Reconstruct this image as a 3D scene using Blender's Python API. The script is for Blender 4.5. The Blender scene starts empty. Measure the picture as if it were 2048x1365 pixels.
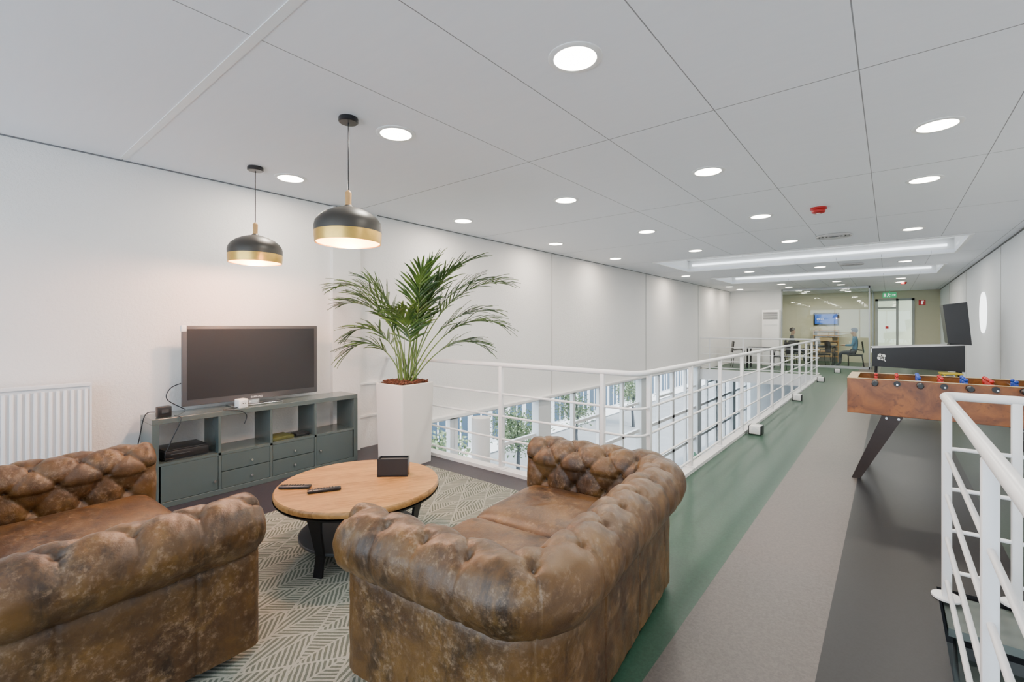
import bpy, bmesh, math, random
from mathutils import Vector, Matrix, Euler
random.seed(7)
D=bpy.data; SC=bpy.context.scene; COL=SC.collection
pi=math.pi
H=2.91; XL=-5.05; XR=1.5; YF=20.3; YB=24.0

# ------------------------------------------------------------ materials
class G:
    def __init__(s,name):
        s.mat=D.materials.new(name); s.mat.use_nodes=True
        s.nt=s.mat.node_tree; s.n=s.nt.nodes; s.b=s.n['Principled BSDF']; s.out=s.n['Material Output']
    def L(s,a,b): s.nt.links.new(a,b)
    def put(s,sock,v):
        if isinstance(v,bpy.types.NodeSocket): s.L(v,sock)
        else: sock.default_value=v
    def m(s,op,a,b=0.0,c=0.0):
        n=s.n.new('ShaderNodeMath'); n.operation=op
        s.put(n.inputs[0],a); s.put(n.inputs[1],b); s.put(n.inputs[2],c); return n.outputs[0]
    def pos(s,obj=True):
        if obj:
            n=s.n.new('ShaderNodeTexCoord'); return n.outputs['Object']
        n=s.n.new('ShaderNodeNewGeometry'); return n.outputs['Position']
    def xyz(s,v):
        n=s.n.new('ShaderNodeSeparateXYZ'); s.L(v,n.inputs[0]); return n.outputs[0],n.outputs[1],n.outputs[2]
    def noise(s,v,scale,detail=3,rough=.55,dist=0):
        n=s.n.new('ShaderNodeTexNoise'); s.L(v,n.inputs['Vector']); n.inputs['Scale'].default_value=scale
        n.inputs['Detail'].default_value=detail; n.inputs['Roughness'].default_value=rough
        n.inputs['Distortion'].default_value=dist; return n.outputs['Fac']
    def mapping(s,v,sc=(1,1,1),rot=(0,0,0)):
        n=s.n.new('ShaderNodeMapping'); s.L(v,n.inputs[0]); n.inputs['Scale'].default_value=sc; n.inputs['Rotation'].default_value=rot
        return n.outputs[0]
    def mix(s,f,a,b):
        n=s.n.new('ShaderNodeMix'); n.data_type='RGBA'; s.put(n.inputs[0],f)
        for k,v in ((6,a),(7,b)):
            if isinstance(v,bpy.types.NodeSocket): s.L(v,n.inputs[k])
            else: n.inputs[k].default_value=(v[0],v[1],v[2],1)
        return n.outputs[2]
    def ramp(s,f,lo,hi):
        n=s.n.new('ShaderNodeMapRange'); s.L(f,n.inputs[0]); n.inputs[1].default_value=lo; n.inputs[2].default_value=hi
        n.interpolation_type='SMOOTHSTEP'; return n.outputs[0]
    def col(s,v): s.put(s.b.inputs['Base Color'],v if isinstance(v,bpy.types.NodeSocket) else (v[0],v[1],v[2],1))
    def bump(s,h,st=.3,d=.01):
        n=s.n.new('ShaderNodeBump'); n.inputs['Strength'].default_value=st; n.inputs['Distance'].default_value=d
        s.L(h,n.inputs['Height']); s.L(n.outputs[0],s.b.inputs['Normal'])

def P(name,c,rough=.5,metal=0,var=.08,scale=6,bump=0,bscale=80,emit=None,estr=0,coat=0):
    g=G(name); p=g.pos()
    f=g.noise(p,scale,4)
    a=tuple(x*(1-var) for x in c); b=tuple(min(1,x*(1+var)) for x in c)
    g.col(g.mix(f,a,b)); g.b.inputs['Roughness'].default_value=rough; g.b.inputs['Metallic'].default_value=metal
    if coat: g.b.inputs['Coat Weight'].default_value=coat
    if bump: g.bump(g.noise(p,bscale,4),bump,.004)
    if emit:
        g.b.inputs['Emission Color'].default_value=(*emit,1); g.b.inputs['Emission Strength'].default_value=estr
    return g.mat

M_white=P('white_paint',(.84,.84,.83),.35,var=.02)
M_rail=P('white_powder_coat',(.85,.85,.85),.3,var=.02)
M_wallR=P('smooth_wall',(.80,.83,.86),.6,var=.02,bump=.05)
M_far=P('far_wall',(.74,.76,.76),.6,var=.03)
M_joint=P('wall_joint',(.58,.57,.56),.6,var=.03)
M_cream=P('cream_wall',(.66,.63,.47),.6,var=.03)
M_black=P('black_plastic',(.010,.010,.012),.35,var=.2)
M_blackm=P('black_metal',(.010,.010,.012),.5,metal=.4,var=.2)
M_leg=P('dark_brown_leg',(.020,.010,.007),.4,var=.2)
M_dark=P('dark_trim',(.04,.045,.05),.6)
M_gap=P('shadow_gap',(.16,.16,.165),.7)
M_teal=P('teal_lacquer',(.082,.112,.113),.25,var=.06,coat=.3)
M_teald=P('teal_door',(.070,.100,.103),.4,var=.06)
M_chrome=P('chrome',(.75,.75,.75),.18,metal=1,var=.02)
M_frame=P('aluminium_frame',(.40,.42,.43),.35,metal=.5,var=.03)
M_screen=P('screen_glass',(.019,.020,.023),.3,var=.05)
M_bezel=P('tv_bezel',(.070,.073,.08),.35,var=.05)
M_grey=P('grey_shade',(.050,.046,.040),.42,metal=.3,var=.05)
M_gold=P('brushed_brass',(.70,.44,.11),.3,metal=1,var=.12,scale=40)
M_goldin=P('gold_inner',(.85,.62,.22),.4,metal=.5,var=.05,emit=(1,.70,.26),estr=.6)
M_bulb=P('bulb',(1,.9,.7),.4,emit=(1,.82,.5),estr=14)
M_woodn=P('light_wood_neck',(.50,.28,.10),.5,var=.2,scale=30)
M_pot=P('planter_white',(.76,.74,.70),.45,var=.03,bump=.05)
M_soil=P('bark_soil',(.11,.035,.016),.9,var=.6,scale=60,bump=1,bscale=60)
M_stem=P('palm_stem',(.11,.18,.04),.5,var=.3)
M_curb=P('curb_white',(.78,.78,.78),.4,var=.03)
M_rad=P('radiator_enamel',(.80,.81,.82),.3,var=.02)
M_red=P('red_plastic',(.42,.010,.010),.35)
M_blue=P('blue_plastic',(.012,.05,.36),.35)
M_yel=P('yellow_plastic',(.60,.45,.03),.4)
M_diff=P('lamp_diffuser',(1,1,1),.4,emit=(1,.92,.78),estr=20)
M_sky=P('skylight_panel',(.9,.9,.9),.4,emit=(.82,.91,1),estr=1.0)
M_litface=P('recess_lit_face_glow',(1,1,1),.4,emit=(.85,.93,1),estr=3.5)
M_port=P('round_window_light',(1,1,1),.4,emit=(.95,.98,1),estr=3.5)
M_lowfl=P('lower_floor',(.15,.165,.17),.30,var=.15)
M_hallfl=P('hall_floor',(.42,.45,.44),.35,var=.1)
M_ext=P('street_paving',(.24,.25,.255),.8,var=.25,scale=.5)
M_bld=P('facade_stone',(.48,.49,.49),.7,var=.1)
M_bldw=P('facade_window',(.045,.075,.11),.15,var=.3,scale=.5)
M_fence=P('green_step',(.085,.105,.095),.5,var=.1)
M_skin=P('skin',(.55,.32,.22),.5)
M_hair=P('dark_hair',(.015,.010,.008),.7)
M_shirt=P('blue_shirt',(.07,.21,.36),.8)
M_jean=P('dark_trousers',(.03,.035,.05),.8)
M_green=P('sign_green',(.05,.35,.16),.4,emit=(.08,.6,.25),estr=.5)
M_redsign=P('sign_red',(.7,.03,.03),.4)
M_signw=P('sign_white',(.9,.9,.9),.4,emit=(1,1,1),estr=.7)
M_bluescr=P('blue_screen',(.005,.04,.2),.3,var=.5,scale=3,emit=(.004,.09,.5),estr=1.0)
M_field=P('field_green',(.03,.15,.06),.5)
M_cream2=P('cream_rim',(.46,.34,.19),.4)

g=G('plaster_wall'); p=g.pos()
g.col(g.mix(g.noise(p,1.5,3),(.83,.815,.795),(.87,.86,.845))); g.b.inputs['Roughness'].default_value=.75
g.bump(g.noise(p,42,6,.7),.6,.014); M_plaster=g.mat

def leafmat(name,a,b):
    g=G(name); p=g.pos(); g.col(g.mix(g.ramp(g.noise(p,5,3),.35,.65),a,b)); g.b.inputs['Roughness'].default_value=.42
    return g.mat
M_leaf=leafmat('palm_leaf',(.018,.060,.009),(.088,.165,.020))
M_tree=leafmat('tree_leaf',(.10,.15,.07),(.24,.30,.17))

# floor: linoleum stripes
g=G('linoleum_stripes'); p=g.pos(False); x,y,z=g.xyz(p)
def lt(a,v): return g.m('LESS_THAN',a,v)
gr=(.026,.072,.045); lg=(.112,.096,.088); dk=(.0115,.0113,.0130); pu=(.034,.031,.040)
c=g.mix(lt(x,.60),(.038,.055,.045),dk)
c=g.mix(lt(x,-.244),c,lg)
c=g.mix(lt(x,-.81),c,gr)
c=g.mix(g.m('MULTIPLY',lt(x,-1.62),lt(y,3.9)),c,pu)
nf=g.noise(p,60,4,.7,.8); nf2=g.noise(p,14,5,.7,1.2); nf3=g.noise(p,190,3,.7)
sp=g.ramp(nf,.35,.65)
v=g.m('ADD',.60,g.m('ADD',g.m('MULTIPLY',sp,.28),g.m('ADD',g.m('MULTIPLY',nf2,.26),g.m('MULTIPLY',nf3,.20))))
hv=g.n.new('ShaderNodeHueSaturation'); g.L(c,hv.inputs['Color']); g.L(v,hv.inputs['Value'])
g.col(hv.outputs[0]); g.b.inputs['Roughness'].default_value=.40; g.b.inputs['Specular IOR Level'].default_value=.30
g.bump(nf3,.05,.002); M_floor=g.mat

# ceiling panels
g=G('ceiling_panels'); p=g.pos(False); x,y,z=g.xyz(p)
def line(co,off,per,w):
    f=g.m('FRACT',g.m('DIVIDE',g.m('SUBTRACT',co,off-per*20),per))
    d=g.m('MULTIPLY',g.m('MINIMUM',f,g.m('SUBTRACT',1.0,f)),per)
    return g.m('LESS_THAN',d,w)
ly=line(y,.97,2.213,.0040)
lx=g.m('MULTIPLY',line(x,-.13,.757,.0030),g.m('GREATER_THAN',x,-2.6))
msk=g.m('MAXIMUM',ly,lx)
base=g.mix(g.noise(g.mapping(p,(1,8,1)),3,4),(.84,.855,.895),(.88,.89,.925))
g.col(g.mix(msk,base,(.26,.26,.27))); g.b.inputs['Roughness'].default_value=.6
g.bump(g.noise(p,25,5,.6),.14,.006); M_ceil=g.mat

# leather
g=G('distressed_brown_leather'); p=g.pos()
n1=g.noise(p,3.4,5,.65,.5); n2=g.noise(p,46,6,.72); n3=g.noise(p,8,5,.68,.5)
n4=g.noise(g.mapping(p,(1,1,.35)),6,5,.72,.3)
c=g.mix(g.ramp(n1,.32,.68),(.052,.023,.008),(.125,.060,.014))
c=g.mix(g.m('MULTIPLY',g.ramp(n4,.49,.66),.75),c,(.015,.008,.0045))
c=g.mix(g.m('MULTIPLY',g.ramp(n3,.50,.70),.38),c,(.22,.120,.034))
c=g.mix(g.m('MULTIPLY',g.m('MULTIPLY',g.ramp(n2,.47,.68),g.ramp(n3,.36,.64)),.8),c,(.23,.150,.090))
g.col(c); g.L(g.m('ADD',.20,g.m('MULTIPLY',n2,.44)),g.b.inputs['Roughness'])
g.b.inputs['Specular IOR Level'].default_value=.5
g.bump(g.m('ADD',g.noise(p,110,5,.65),g.m('MULTIPLY',n3,1.6)),.30,.005); M_lea=g.mat
M_leabtn=P('leather_button',(.030,.012,.005),.4,var=.2)

# rug
g=G('hatched_rug'); p=g.pos(False); x,y,z=g.xyz(p)
CXc,CYc=.27,.36
a=g.m('DIVIDE',g.m('ADD',x,10.0),CXc); b=g.m('DIVIDE',g.m('ADD',y,10.0),CYc)
u=g.m('ADD',a,b); w=g.m('SUBTRACT',a,b)
cu=g.m('FLOOR',u); cw=g.m('FLOOR',w); fu=g.m('FRACT',u); fw=g.m('FRACT',w)
xc=g.m('MULTIPLY',g.m('SUBTRACT',g.m('ADD',fu,fw),1.0),CXc/2); yc=g.m('MULTIPLY',g.m('SUBTRACT',fu,fw),CYc/2)
rn=g.m('FRACT',g.m('MULTIPLY',g.m('SINE',g.m('ADD',g.m('MULTIPLY',cu,12.9),g.m('MULTIPLY',cw,7.23))),437.5))
sg=g.m('SUBTRACT',g.m('MULTIPLY',g.m('GREATER_THAN',rn,.5),2.0),1.0)
halfm=g.m('LESS_THAN',xc,0.0)
wn=g.m('MULTIPLY',g.noise(p,7,2),.012)
sA=g.m('ADD',yc,g.m('MULTIPLY',sg,g.m('MULTIPLY',g.m('ABSOLUTE',xc),.8)))
sB=g.m('ADD',g.m('MULTIPLY',xc,.95),g.m('MULTIPLY',yc,.35))
hb=g.m('MULTIPLY',g.m('GREATER_THAN',g.m('FRACT',g.m('MULTIPLY',rn,7.0)),.62),halfm)
st=g.m('ADD',wn,g.m('ADD',g.m('MULTIPLY',hb,sB),g.m('MULTIPLY',g.m('SUBTRACT',1.0,hb),sA)))
fr=g.m('FRACT',g.m('DIVIDE',g.m('ADD',st,20.0),.028))
fuzz=g.noise(p,120,4); wear=g.noise(p,26,5,.75)
ln=g.m('LESS_THAN',fr,g.m('ADD',.22,g.m('MULTIPLY',wear,.50)))
edge=g.m('MAXIMUM',g.m('LESS_THAN',fu,.05),g.m('LESS_THAN',fw,.05))
mid_=g.m('LESS_THAN',g.m('ABSOLUTE',xc),.005)
ln=g.m('MAXIMUM',ln,g.m('MAXIMUM',edge,mid_))
c=g.mix(ln,g.mix(fuzz,(.058,.074,.058),(.125,.145,.118)),g.mix(fuzz,(.21,.22,.185),(.35,.36,.31)))
g.col(c); g.b.inputs['Roughness'].default_value=.95; g.bump(g.m('ADD',fuzz,ln),.5,.006); M_rug=g.mat

# table wood (planks)
g=G('mango_wood_planks'); p=g.pos(); x,y,z=g.xyz(p)
pl=g.m('FLOOR',g.m('DIVIDE',x,.11))
gr_=g.noise(g.mapping(p,(14,1.3,6)),5,6,.65,.4)
c=g.mix(g.ramp(gr_,.30,.70),(.23,.105,.027),(.48,.250,.078))
sh=g.m('FRACT',g.m('MULTIPLY',g.m('SINE',g.m('MULTIPLY',pl,37.3)),17.1))
c=g.mix(g.m('MULTIPLY',sh,.35),c,(.55,.31,.11))
e=g.m('FRACT',g.m('DIVIDE',g.m('ADD',x,5.5),.11)); sh2=g.m('LESS_THAN',e,.03)
c=g.mix(g.m('MULTIPLY',sh2,.55),c,(.10,.045,.012))
c=g.mix(g.m('MULTIPLY',g.ramp(g.noise(p,9,3),.62,.75),.45),c,(.15,.07,.02))
g.col(c); g.b.inputs['Roughness'].default_value=.42; g.bump(gr_,.12,.002); M_wood=g.mat

# burl wood
g=G('burl_wood'); p=g.pos()
n=g.noise(p,3.5,6,.6,1.6); n2=g.noise(p,11,4,.6,1.2)
c=g.mix(g.ramp(n,.25,.75),(.11,.030,.006),(.31,.105,.019)); c=g.mix(g.m('MULTIPLY',g.ramp(n2,.55,.72),.7),c,(.06,.016,.005))
g.col(c); g.b.inputs['Roughness'].default_value=.28; M_burl=g.mat

# glass
g=G('partition_glass'); tr=g.n.new('ShaderNodeBsdfTransparent'); gl=g.n.new('ShaderNodeBsdfGlossy'); gl.inputs['Roughness'].default_value=.02
tr.inputs[0].default_value=(.93,.97,.95,1)
mx=g.n.new('ShaderNodeMixShader'); mx.inputs[0].default_value=.04; g.L(tr.outputs[0],mx.inputs[1]); g.L(gl.outputs[0],mx.inputs[2]); g.L(mx.outputs[0],g.out.inputs[0]); M_glass=g.mat

# ------------------------------------------------------------ mesh builder
class MB:
    def __init__(s): s.bm=bmesh.new(); s.mi=0
    def _tag(s,n0):
        s.bm.faces.ensure_lookup_table()
        for f in s.bm.faces[n0:]: f.material_index=s.mi
    def box(s,c,d,rot=None,bev=0,seg=2):
        n0=len(s.bm.faces)
        m=Matrix.Translation(Vector(c)) @ ((Euler(rot).to_matrix().to_4x4()) if rot else Matrix.Identity(4)) @ Matrix.Diagonal((d[0],d[1],d[2],1))
        if bev:
            b2=bmesh.new(); r=bmesh.ops.create_cube(b2,size=1,matrix=m)
            bmesh.ops.bevel(b2,geom=list(b2.edges),offset=bev,segments=seg,affect='EDGES',profile=.5)
            me=D.meshes.new('t'); b2.to_mesh(me); b2.free(); s.bm.from_mesh(me); D.meshes.remove(me)
        else: bmesh.ops.create_cube(s.bm,size=1,matrix=m)
        s._tag(n0); return s
    def b2(s,lo,hi,bev=0):
        return s.box([(a+b)/2 for a,b in zip(lo,hi)],[b-a for a,b in zip(lo,hi)],bev=bev)
    def sweep(s,pts,r,seg=10,rad=None,caps=True):
        n0=len(s.bm.faces); pts=[Vector(p) for p in pts]; rings=[]; n=len(pts); up=None
        for i,p in enumerate(pts):
            if i==0: t=pts[1]-p
            elif i==n-1: t=p-pts[i-1]
            else: t=(pts[i+1]-p).normalized()+(p-pts[i-1]).normalized()
            t.normalize()
            if up is None: up=Vector((0,0,1)) if abs(t.z)<.9 else Vector((1,0,0))
            a=t.cross(up).normalized(); b=a.cross(t).normalized(); up=b
            rr=rad[i] if rad else r
            rings.append([s.bm.verts.new(p+a*rr*math.cos(2*pi*k/seg)+b*rr*math.sin(2*pi*k/seg)) for k in range(seg)])
        for i in range(n-1):
            for k in range(seg):
                s.bm.faces.new((rings[i][k],rings[i][(k+1)%seg],rings[i+1][(k+1)%seg],rings[i+1][k]))
        if caps: s.bm.faces.new(rings[0][::-1]); s.bm.faces.new(rings[-1])
        s._tag(n0); return s
    def cyl(s,p0,p1,r,r1=None,seg=20): return s.sweep([p0,p1],r,seg,[r,r if r1 is None else r1])
    def lathe(s,prof,c=(0,0,0),seg=40):
        n0=len(s.bm.faces); rings=[]
        for r,z in prof:
            if r<1e-5: rings.append([s.bm.verts.new((c[0],c[1],c[2]+z))])
            else: rings.append([s.bm.verts.new((c[0]+r*math.cos(2*pi*k/seg),c[1]+r*math.sin(2*pi*k/seg),c[2]+z)) for k in range(seg)])
        for A,B in zip(rings,rings[1:]):
            for k in range(seg):
                k2=(k+1)%seg
                if len(A)==1 and len(B)==1: continue
                if len(A)==1: s.bm.faces.new((A[0],B[k2],B[k]))
                elif len(B)==1: s.bm.faces.new((A[k],A[k2],B[0]))
                else: s.bm.faces.new((A[k],A[k2],B[k2],B[k]))
        s._tag(n0); return s
    def ball(s,c,r,sc=(1,1,1),u=16,v=10):
        n0=len(s.bm.faces)
        bmesh.ops.create_uvsphere(s.bm,u_segments=u,v_segments=v,radius=r,matrix=Matrix.Translation(Vector(c))@Matrix.Diagonal((*sc,1)))
        s._tag(n0); return s
    def sup(s,c,d,e1=.25,e2=.22,nu=64,nv=32):
        n0=len(s.bm.faces); f=lambda w,e: math.copysign(abs(w)**e,w); rings=[]
        for j in range(nv+1):
            ph=-pi/2+pi*j/nv; ring=[]
            for i in range(nu):
                th=2*pi*i/nu
                ring.append(s.bm.verts.new((c[0]+d[0]/2*f(math.cos(ph),e1)*f(math.cos(th),e2),c[1]+d[1]/2*f(math.cos(ph),e1)*f(math.sin(th),e2),c[2]+d[2]/2*f(math.sin(ph),e1*2.2))))
            rings.append(ring)
        for j in range(nv):
            for i in range(nu): s.bm.faces.new((rings[j][i],rings[j][(i+1)%nu],rings[j+1][(i+1)%nu],rings[j+1][i]))
        s._tag(n0); return s
    def prism(s,poly,y0,y1,axis='Y'):
        n0=len(s.bm.faces)
        mk={'Y':lambda p,t:(p[0],t,p[1]),'X':lambda p,t:(t,p[0],p[1]),'Z':lambda p,t:(p[0],p[1],t)}[axis]
        A=[s.bm.verts.new(mk(p,y0)) for p in poly]; B=[s.bm.verts.new(mk(p,y1)) for p in poly]
        s.bm.faces.new(A); s.bm.faces.new(B[::-1]); n=len(poly)
        for i in range(n): s.bm.faces.new((A[i],B[i],B[(i+1)%n],A[(i+1)%n]))
        s._tag(n0); return s
    def done(s,name,mats,parent=None,smooth=35,loc=None,rot=None,recalc=True,**props):
        if recalc: bmesh.ops.recalc_face_normals(s.bm,faces=list(s.bm.faces))
        me=D.meshes.new(name); s.bm.to_mesh(me); s.bm.free()
        for m in (mats if isinstance(mats,(list,tuple)) else [mats]): me.materials.append(m)
        if smooth:
            me.polygons.foreach_set('use_smooth',[True]*len(me.polygons)); me.set_sharp_from_angle(angle=math.radians(smooth))
        o=D.objects.new(name,me); COL.objects.link(o)
        if parent: o.parent=parent
        if loc: o.location=loc
        if rot: o.rotation_euler=rot
        for k,v in props.items(): o[k]=v
        return o

def thing(name,label,cat,loc=(0,0,0),rz=0,group=None):
    o=D.objects.new(name,None); o.empty_display_size=.1; COL.objects.link(o)
    o.location=loc; o.rotation_euler=(0,0,rz); o['label']=label; o['category']=cat
    if group: o['group']=group
    return o
def dup(root,loc=None,rz=None,label=None):
    def rec(o,par):
        c=o.copy(); COL.objects.link(c)
        if par: c.parent=par
        for ch in list(o.children): rec(ch,c)
        return c
    r=rec(root,None)
    if loc: r.location=loc
    if rz is not None: r.rotation_euler=(0,0,rz)
    if label: r['label']=label
    return r
def text(name,s,size,loc,rot,mat,parent,ext=.0008):
    cu=D.curves.new('t','FONT'); cu.body=s; cu.size=size; cu.align_x='CENTER'; cu.align_y='CENTER'; cu.extrude=ext
    t=D.objects.new('t',cu); COL.objects.link(t); dg=bpy.context.evaluated_depsgraph_get(); dg.update()
    me=D.meshes.new_from_object(t.evaluated_get(dg)); D.objects.remove(t); me.materials.clear(); me.materials.append(mat)
    o=D.objects.new(name,me); COL.objects.link(o); o.parent=parent; o.location=loc; o.rotation_euler=rot; return o
ST={'kind':'structure'}

# ------------------------------------------------------------ room shell
m=MB()
m.b2((XL,-3,-.3),(.21,3.62,0)); m.b2((.21,-3,-.3),(XR,-1.2,0)); m.b2((-1.66,3.62,-.3),(XR,16.5,0)); m.b2((XL,16.5,-.3),(XR,YB,0))
m.done('floor',M_floor,smooth=0,**ST)
m=MB(); m.b2((-5.4,-3,-3.2),(XR+.2,YB,-3.0)); m.done('floor_lower',M_lowfl,smooth=0,**ST)
hx0,hx1=-4.0,.95; recs=[(9.9,12.1),(14.2,16.4)]
m=MB()
m.b2((XL-.1,-3,H),(XR+.1,9.9,H+.06)); m.b2((XL-.1,12.1,H),(XR+.1,14.2,H+.06)); m.b2((XL-.1,16.4,H),(XR+.1,YB+.1,H+.06))
for a,b in recs:
    m.b2((XL-.1,a,H),(hx0,b,H+.06)); m.b2((hx1,a,H),(XR+.1,b,H+.06))
m.done('ceiling',M_ceil,smooth=0,**ST)
for i,(a,b) in enumerate(recs):
    m=MB(); t=.04; hh=.26
    m.b2((hx0-t,a-t,H+.06),(hx1+t,a,H+hh+.06)); m.b2((hx0-t,b,H+.06),(hx1+t,b+t,H+hh+.06)); m.b2((hx0-t,a,H+.06),(hx0,b,H+hh+.06)); m.b2((hx1,a,H+.06),(hx1+t,b,H+hh+.06))
    m.b2((hx0,a,H+hh),(hx1,a+.12,H+hh+.06)); m.b2((hx0,b-.12,H+hh),(hx1,b,H+hh+.06))
    for xx in (-2.75,-1.5,-.3): m.b2((xx-.03,a+.12,H+hh-.03),(xx+.03,b-.12,H+hh+.03))
    m.b2((hx0-.05,a-.05,H-.02),(hx1+.05,a,H-.001)); m.b2((hx0-.05,b,H-.02),(hx1+.05,b+.05,H-.001)); m.b2((hx0-.05,a,H-.02),(hx0,b,H-.001)); m.b2((hx1,a,H-.02),(hx1+.05,b,H-.001))
    m.done('trim_%d'%(i+1),M_white,smooth=0,**ST)
    MB().b2((hx0,a+.12,H+hh+.02),(hx1,b-.12,H+hh+.06)).done('window_%d'%(20+i),M_sky,smooth=0,**ST)
    MB().b2((hx0+.1,b-.03,H+.12),(hx1-.1,b-.001,H+.16)).done('trim_%d'%(40+i),M_litface,smooth=0,**ST)  # added glow imitating the brightly lit far face of the recess, no lamp there
MB().box((-2.5,.97,H-.002),(5.0,.046,.004)).done('trim_3',M_white,smooth=0,**ST)
# walls
m=MB(); m.b2((XL-.2,-3,-.3),(XL,3.62,H)); m.b2((XL-.2,3.62,.2),(XL,16.5,H)); m.b2((XL-.2,16.5,-.3),(XL,YB,H)); 
m.done('wall_left',M_plaster,smooth=0,**ST)
m=MB(); m.b2((XR,-3,-3),(XR+.2,YB,H)); m.done('wall_right',M_wallR,smooth=0,**ST)
m=MB(); m.b2((XL,-3.2,-.3),(XR,-3,.05)); m.b2((XL,-3.2,2.84),(XR,-3,H)); m.b2((XL,-3.2,.05),(-4.95,-3,2.84)); m.b2((1.4,-3.2,.05),(XR,-3,2.84)); m.done('wall_back',M_wallR,smooth=0,**ST)  # unseen back wall, opened wide to let in soft sky fill
m=MB(); 
for x in (-4.92,-3.3,-1.75,-.2,1.37): m.b2((x-.03,-3.15,.05),(x+.03,-3.05,2.84))
m.b2((-4.95,-3.15,.05),(1.4,-3.05,.11)); m.b2((-4.95,-3.15,2.78),(1.4,-3.05,2.84)); m.done('window_19',M_white,smooth=0,**ST)  # frame of the unseen window added behind the camera for fill light
m=MB(); m.b2((XL,YF,0),(-3.22,YF+.1,H)); m.done('wall_far',M_far,smooth=0,**ST)
m=MB(); m.b2((XL,YB,0),(-.45,YB+.1,H)); m.b2((.76,YB,0),(XR,YB+.1,H)); m.b2((-.45,YB,2.6),(.76,YB+.1,H)); m.done('wall_end',M_cream,smooth=0,**ST)
m=MB(); m.b2((XL,YB-.1,-3),(XR,YB,-.3)); m.done('wall_lower',M_far,smooth=0,**ST)
m=MB(); m.b2((XL,3.42,-3),(.16,3.52,-.3)); m.done('wall_under',M_far,smooth=0,**ST)
k=4
for y in (7.42,11.88,16.25): MB().box((XL+.006,y,1.55),(.012,.030,2.68)).done('trim_%d'%k,M_joint,smooth=0,**ST); k+=1
MB().box((XL+.004,.0,H-.005),(.008,6.3,.010)).box((XL+.004,11.9,H-.005),(.008,16.8,.010)).done('trim_%d'%k,M_gap,smooth=0,**ST); k+=1
MB().box((XR-.006,11,H-.01),(.012,26,.02)).done('trim_%d'%k,M_gap,smooth=0,**ST); k+=1
for y in (9.2,11.6,16.3,20.5): MB().box((XR-.003,y,1.45),(.006,.025,2.9)).done('trim_%d'%k,M_joint,smooth=0,**ST); k+=1
MB().b2((XL,2.86,0),(XL+.06,3.22,H-.02)).done('trim_%d'%k,M_plaster,smooth=0,**ST); k+=1
MB().b2((XL,3.22,.78),(XL+.03,3.62,.80)).b2((XL,3.22,.38),(XL+.03,3.62,.40)).done('trim_%d'%k,M_white,smooth=0,**ST); k+=1
MB().b2((XL,3.62,.16),(XL+.12,16.5,.2)).done('trim_%d'%k,M_white,smooth=0,**ST); k+=1
m=MB(); m.b2((XL,3.60,-.32),(-1.58,3.72,.035)); m.b2((-1.66,3.66,-.32),(-1.56,16.5,.035)); m.b2((XL,16.44,-.32),(-1.56,16.56,.035))
m.done('trim_%d'%k,M_curb,smooth=0,**ST); k+=1
MB().box((XR-.01,10.2,.05),(.02,13,.1)).done('baseboard_right',M_white,smooth=0,**ST)
MB().b2((XL,-3,0),(XL+.02,1.06,.08)).done('baseboard_left',M_white,smooth=0,**ST)
# lower windows
ypiers=[3.0,4.9,7.2,9.5,11.8,14.1,16.4,18.7,21.0,23.5]
for i,(a,b) in enumerate(zip(ypiers,ypiers[1:])):
    m=MB(); f=.085
    for yy in (a+.04,a+(b-a)*.5,b-.04): m.b2((XL-.14,yy-f/2,-3),(XL-.06,yy+f/2,.18))
    for zz in (-2.3,-1.25,.14): m.b2((XL-.14,a,zz-f/2),(XL-.06,b,zz+f/2))
    m.b2((XL-.13,a+(b-a)*.5,-.56),(XL-.07,b,-.50))
    m.done('window_%d'%(i+1),M_white,smooth=0,**ST)
for i,yy in enumerate((7.2,11.8,16.4,21.0)):
    MB().b2((XL-.16,yy-.2,-3),(XL,yy+.2,.16)).done('trim_%d'%k,M_far,smooth=0,**ST); k+=1
MB().cyl((XL+.35,5.05,-3),(XL+.35,5.05,.15),.14,seg=28).done('trim_%d'%k,M_white,**ST); k+=1
# stairs in right opening
m=MB()
for i in range(14):
    m.b2((.3,3.3-.25*(i+1),-.2*(i+1)-.05),(1.46,3.3-.25*i,-.2*(i+1)))
for xx in (.27,1.46): m.prism([(3.5,-.02),(3.5,-.35),(-.1,-3.0),(-.1,-2.7)],xx,xx+.03,'X')
m.b2((.23,3.2,-.06),(1.46,3.60,-.02))
m.done('staircase',M_fence,smooth=0,label='dark grey-green stair flight with stringers below the landing',category='staircase')

# glass partition (structure)
m=MB(); f=.04
for xx in (-3.2,-.54): m.b2((xx-f/2,YF,0),(xx+f/2,YF+f,H))
m.b2((-3.2,YF,0),(-.54,YF+f,.08)); m.b2((-3.2,YF,H-.08),(-.54,YF+f,H)); m.b2((-.56,YF,H-.08),(-.51,YB,H)); m.b2((-.56,YF,0),(-.51,YB,.08)); m.b2((-.56,YB-.06,0),(-.5,YB,H))
m.done('window_15',M_frame,smooth=0,**ST)
MB().b2((-3.2,YF+.02,.08),(-.54,YF+.03,H-.08)).b2((-.54,YF+.05,.08),(-.53,YB-.06,H-.08)).done('window_16',M_glass,smooth=0,**ST)
m=MB()
for a,b in ((-.45,-.36),(.20,.28),(.68,.76)): m.b2((a,YB-.03,0),(b,YB+.08,2.6))
m.b2((-.45,YB-.03,2.52),(.76,YB+.08,2.6)); m.b2((-.36,YB-.02,0),(.2,YB+.06,.2)); m.b2((-.36,YB-.02,2.2),(.2,YB+.06,2.28)); m.b2((.28,YB-.02,0),(.68,YB+.06,.2))
m.done('door_1',P('door_grey',(.42,.44,.44),.4),smooth=0,**ST)
MB().b2((-.36,YB+.02,.2),(.68,YB+.03,2.52)).done('door_2',M_glass,smooth=0,**ST)
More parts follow.
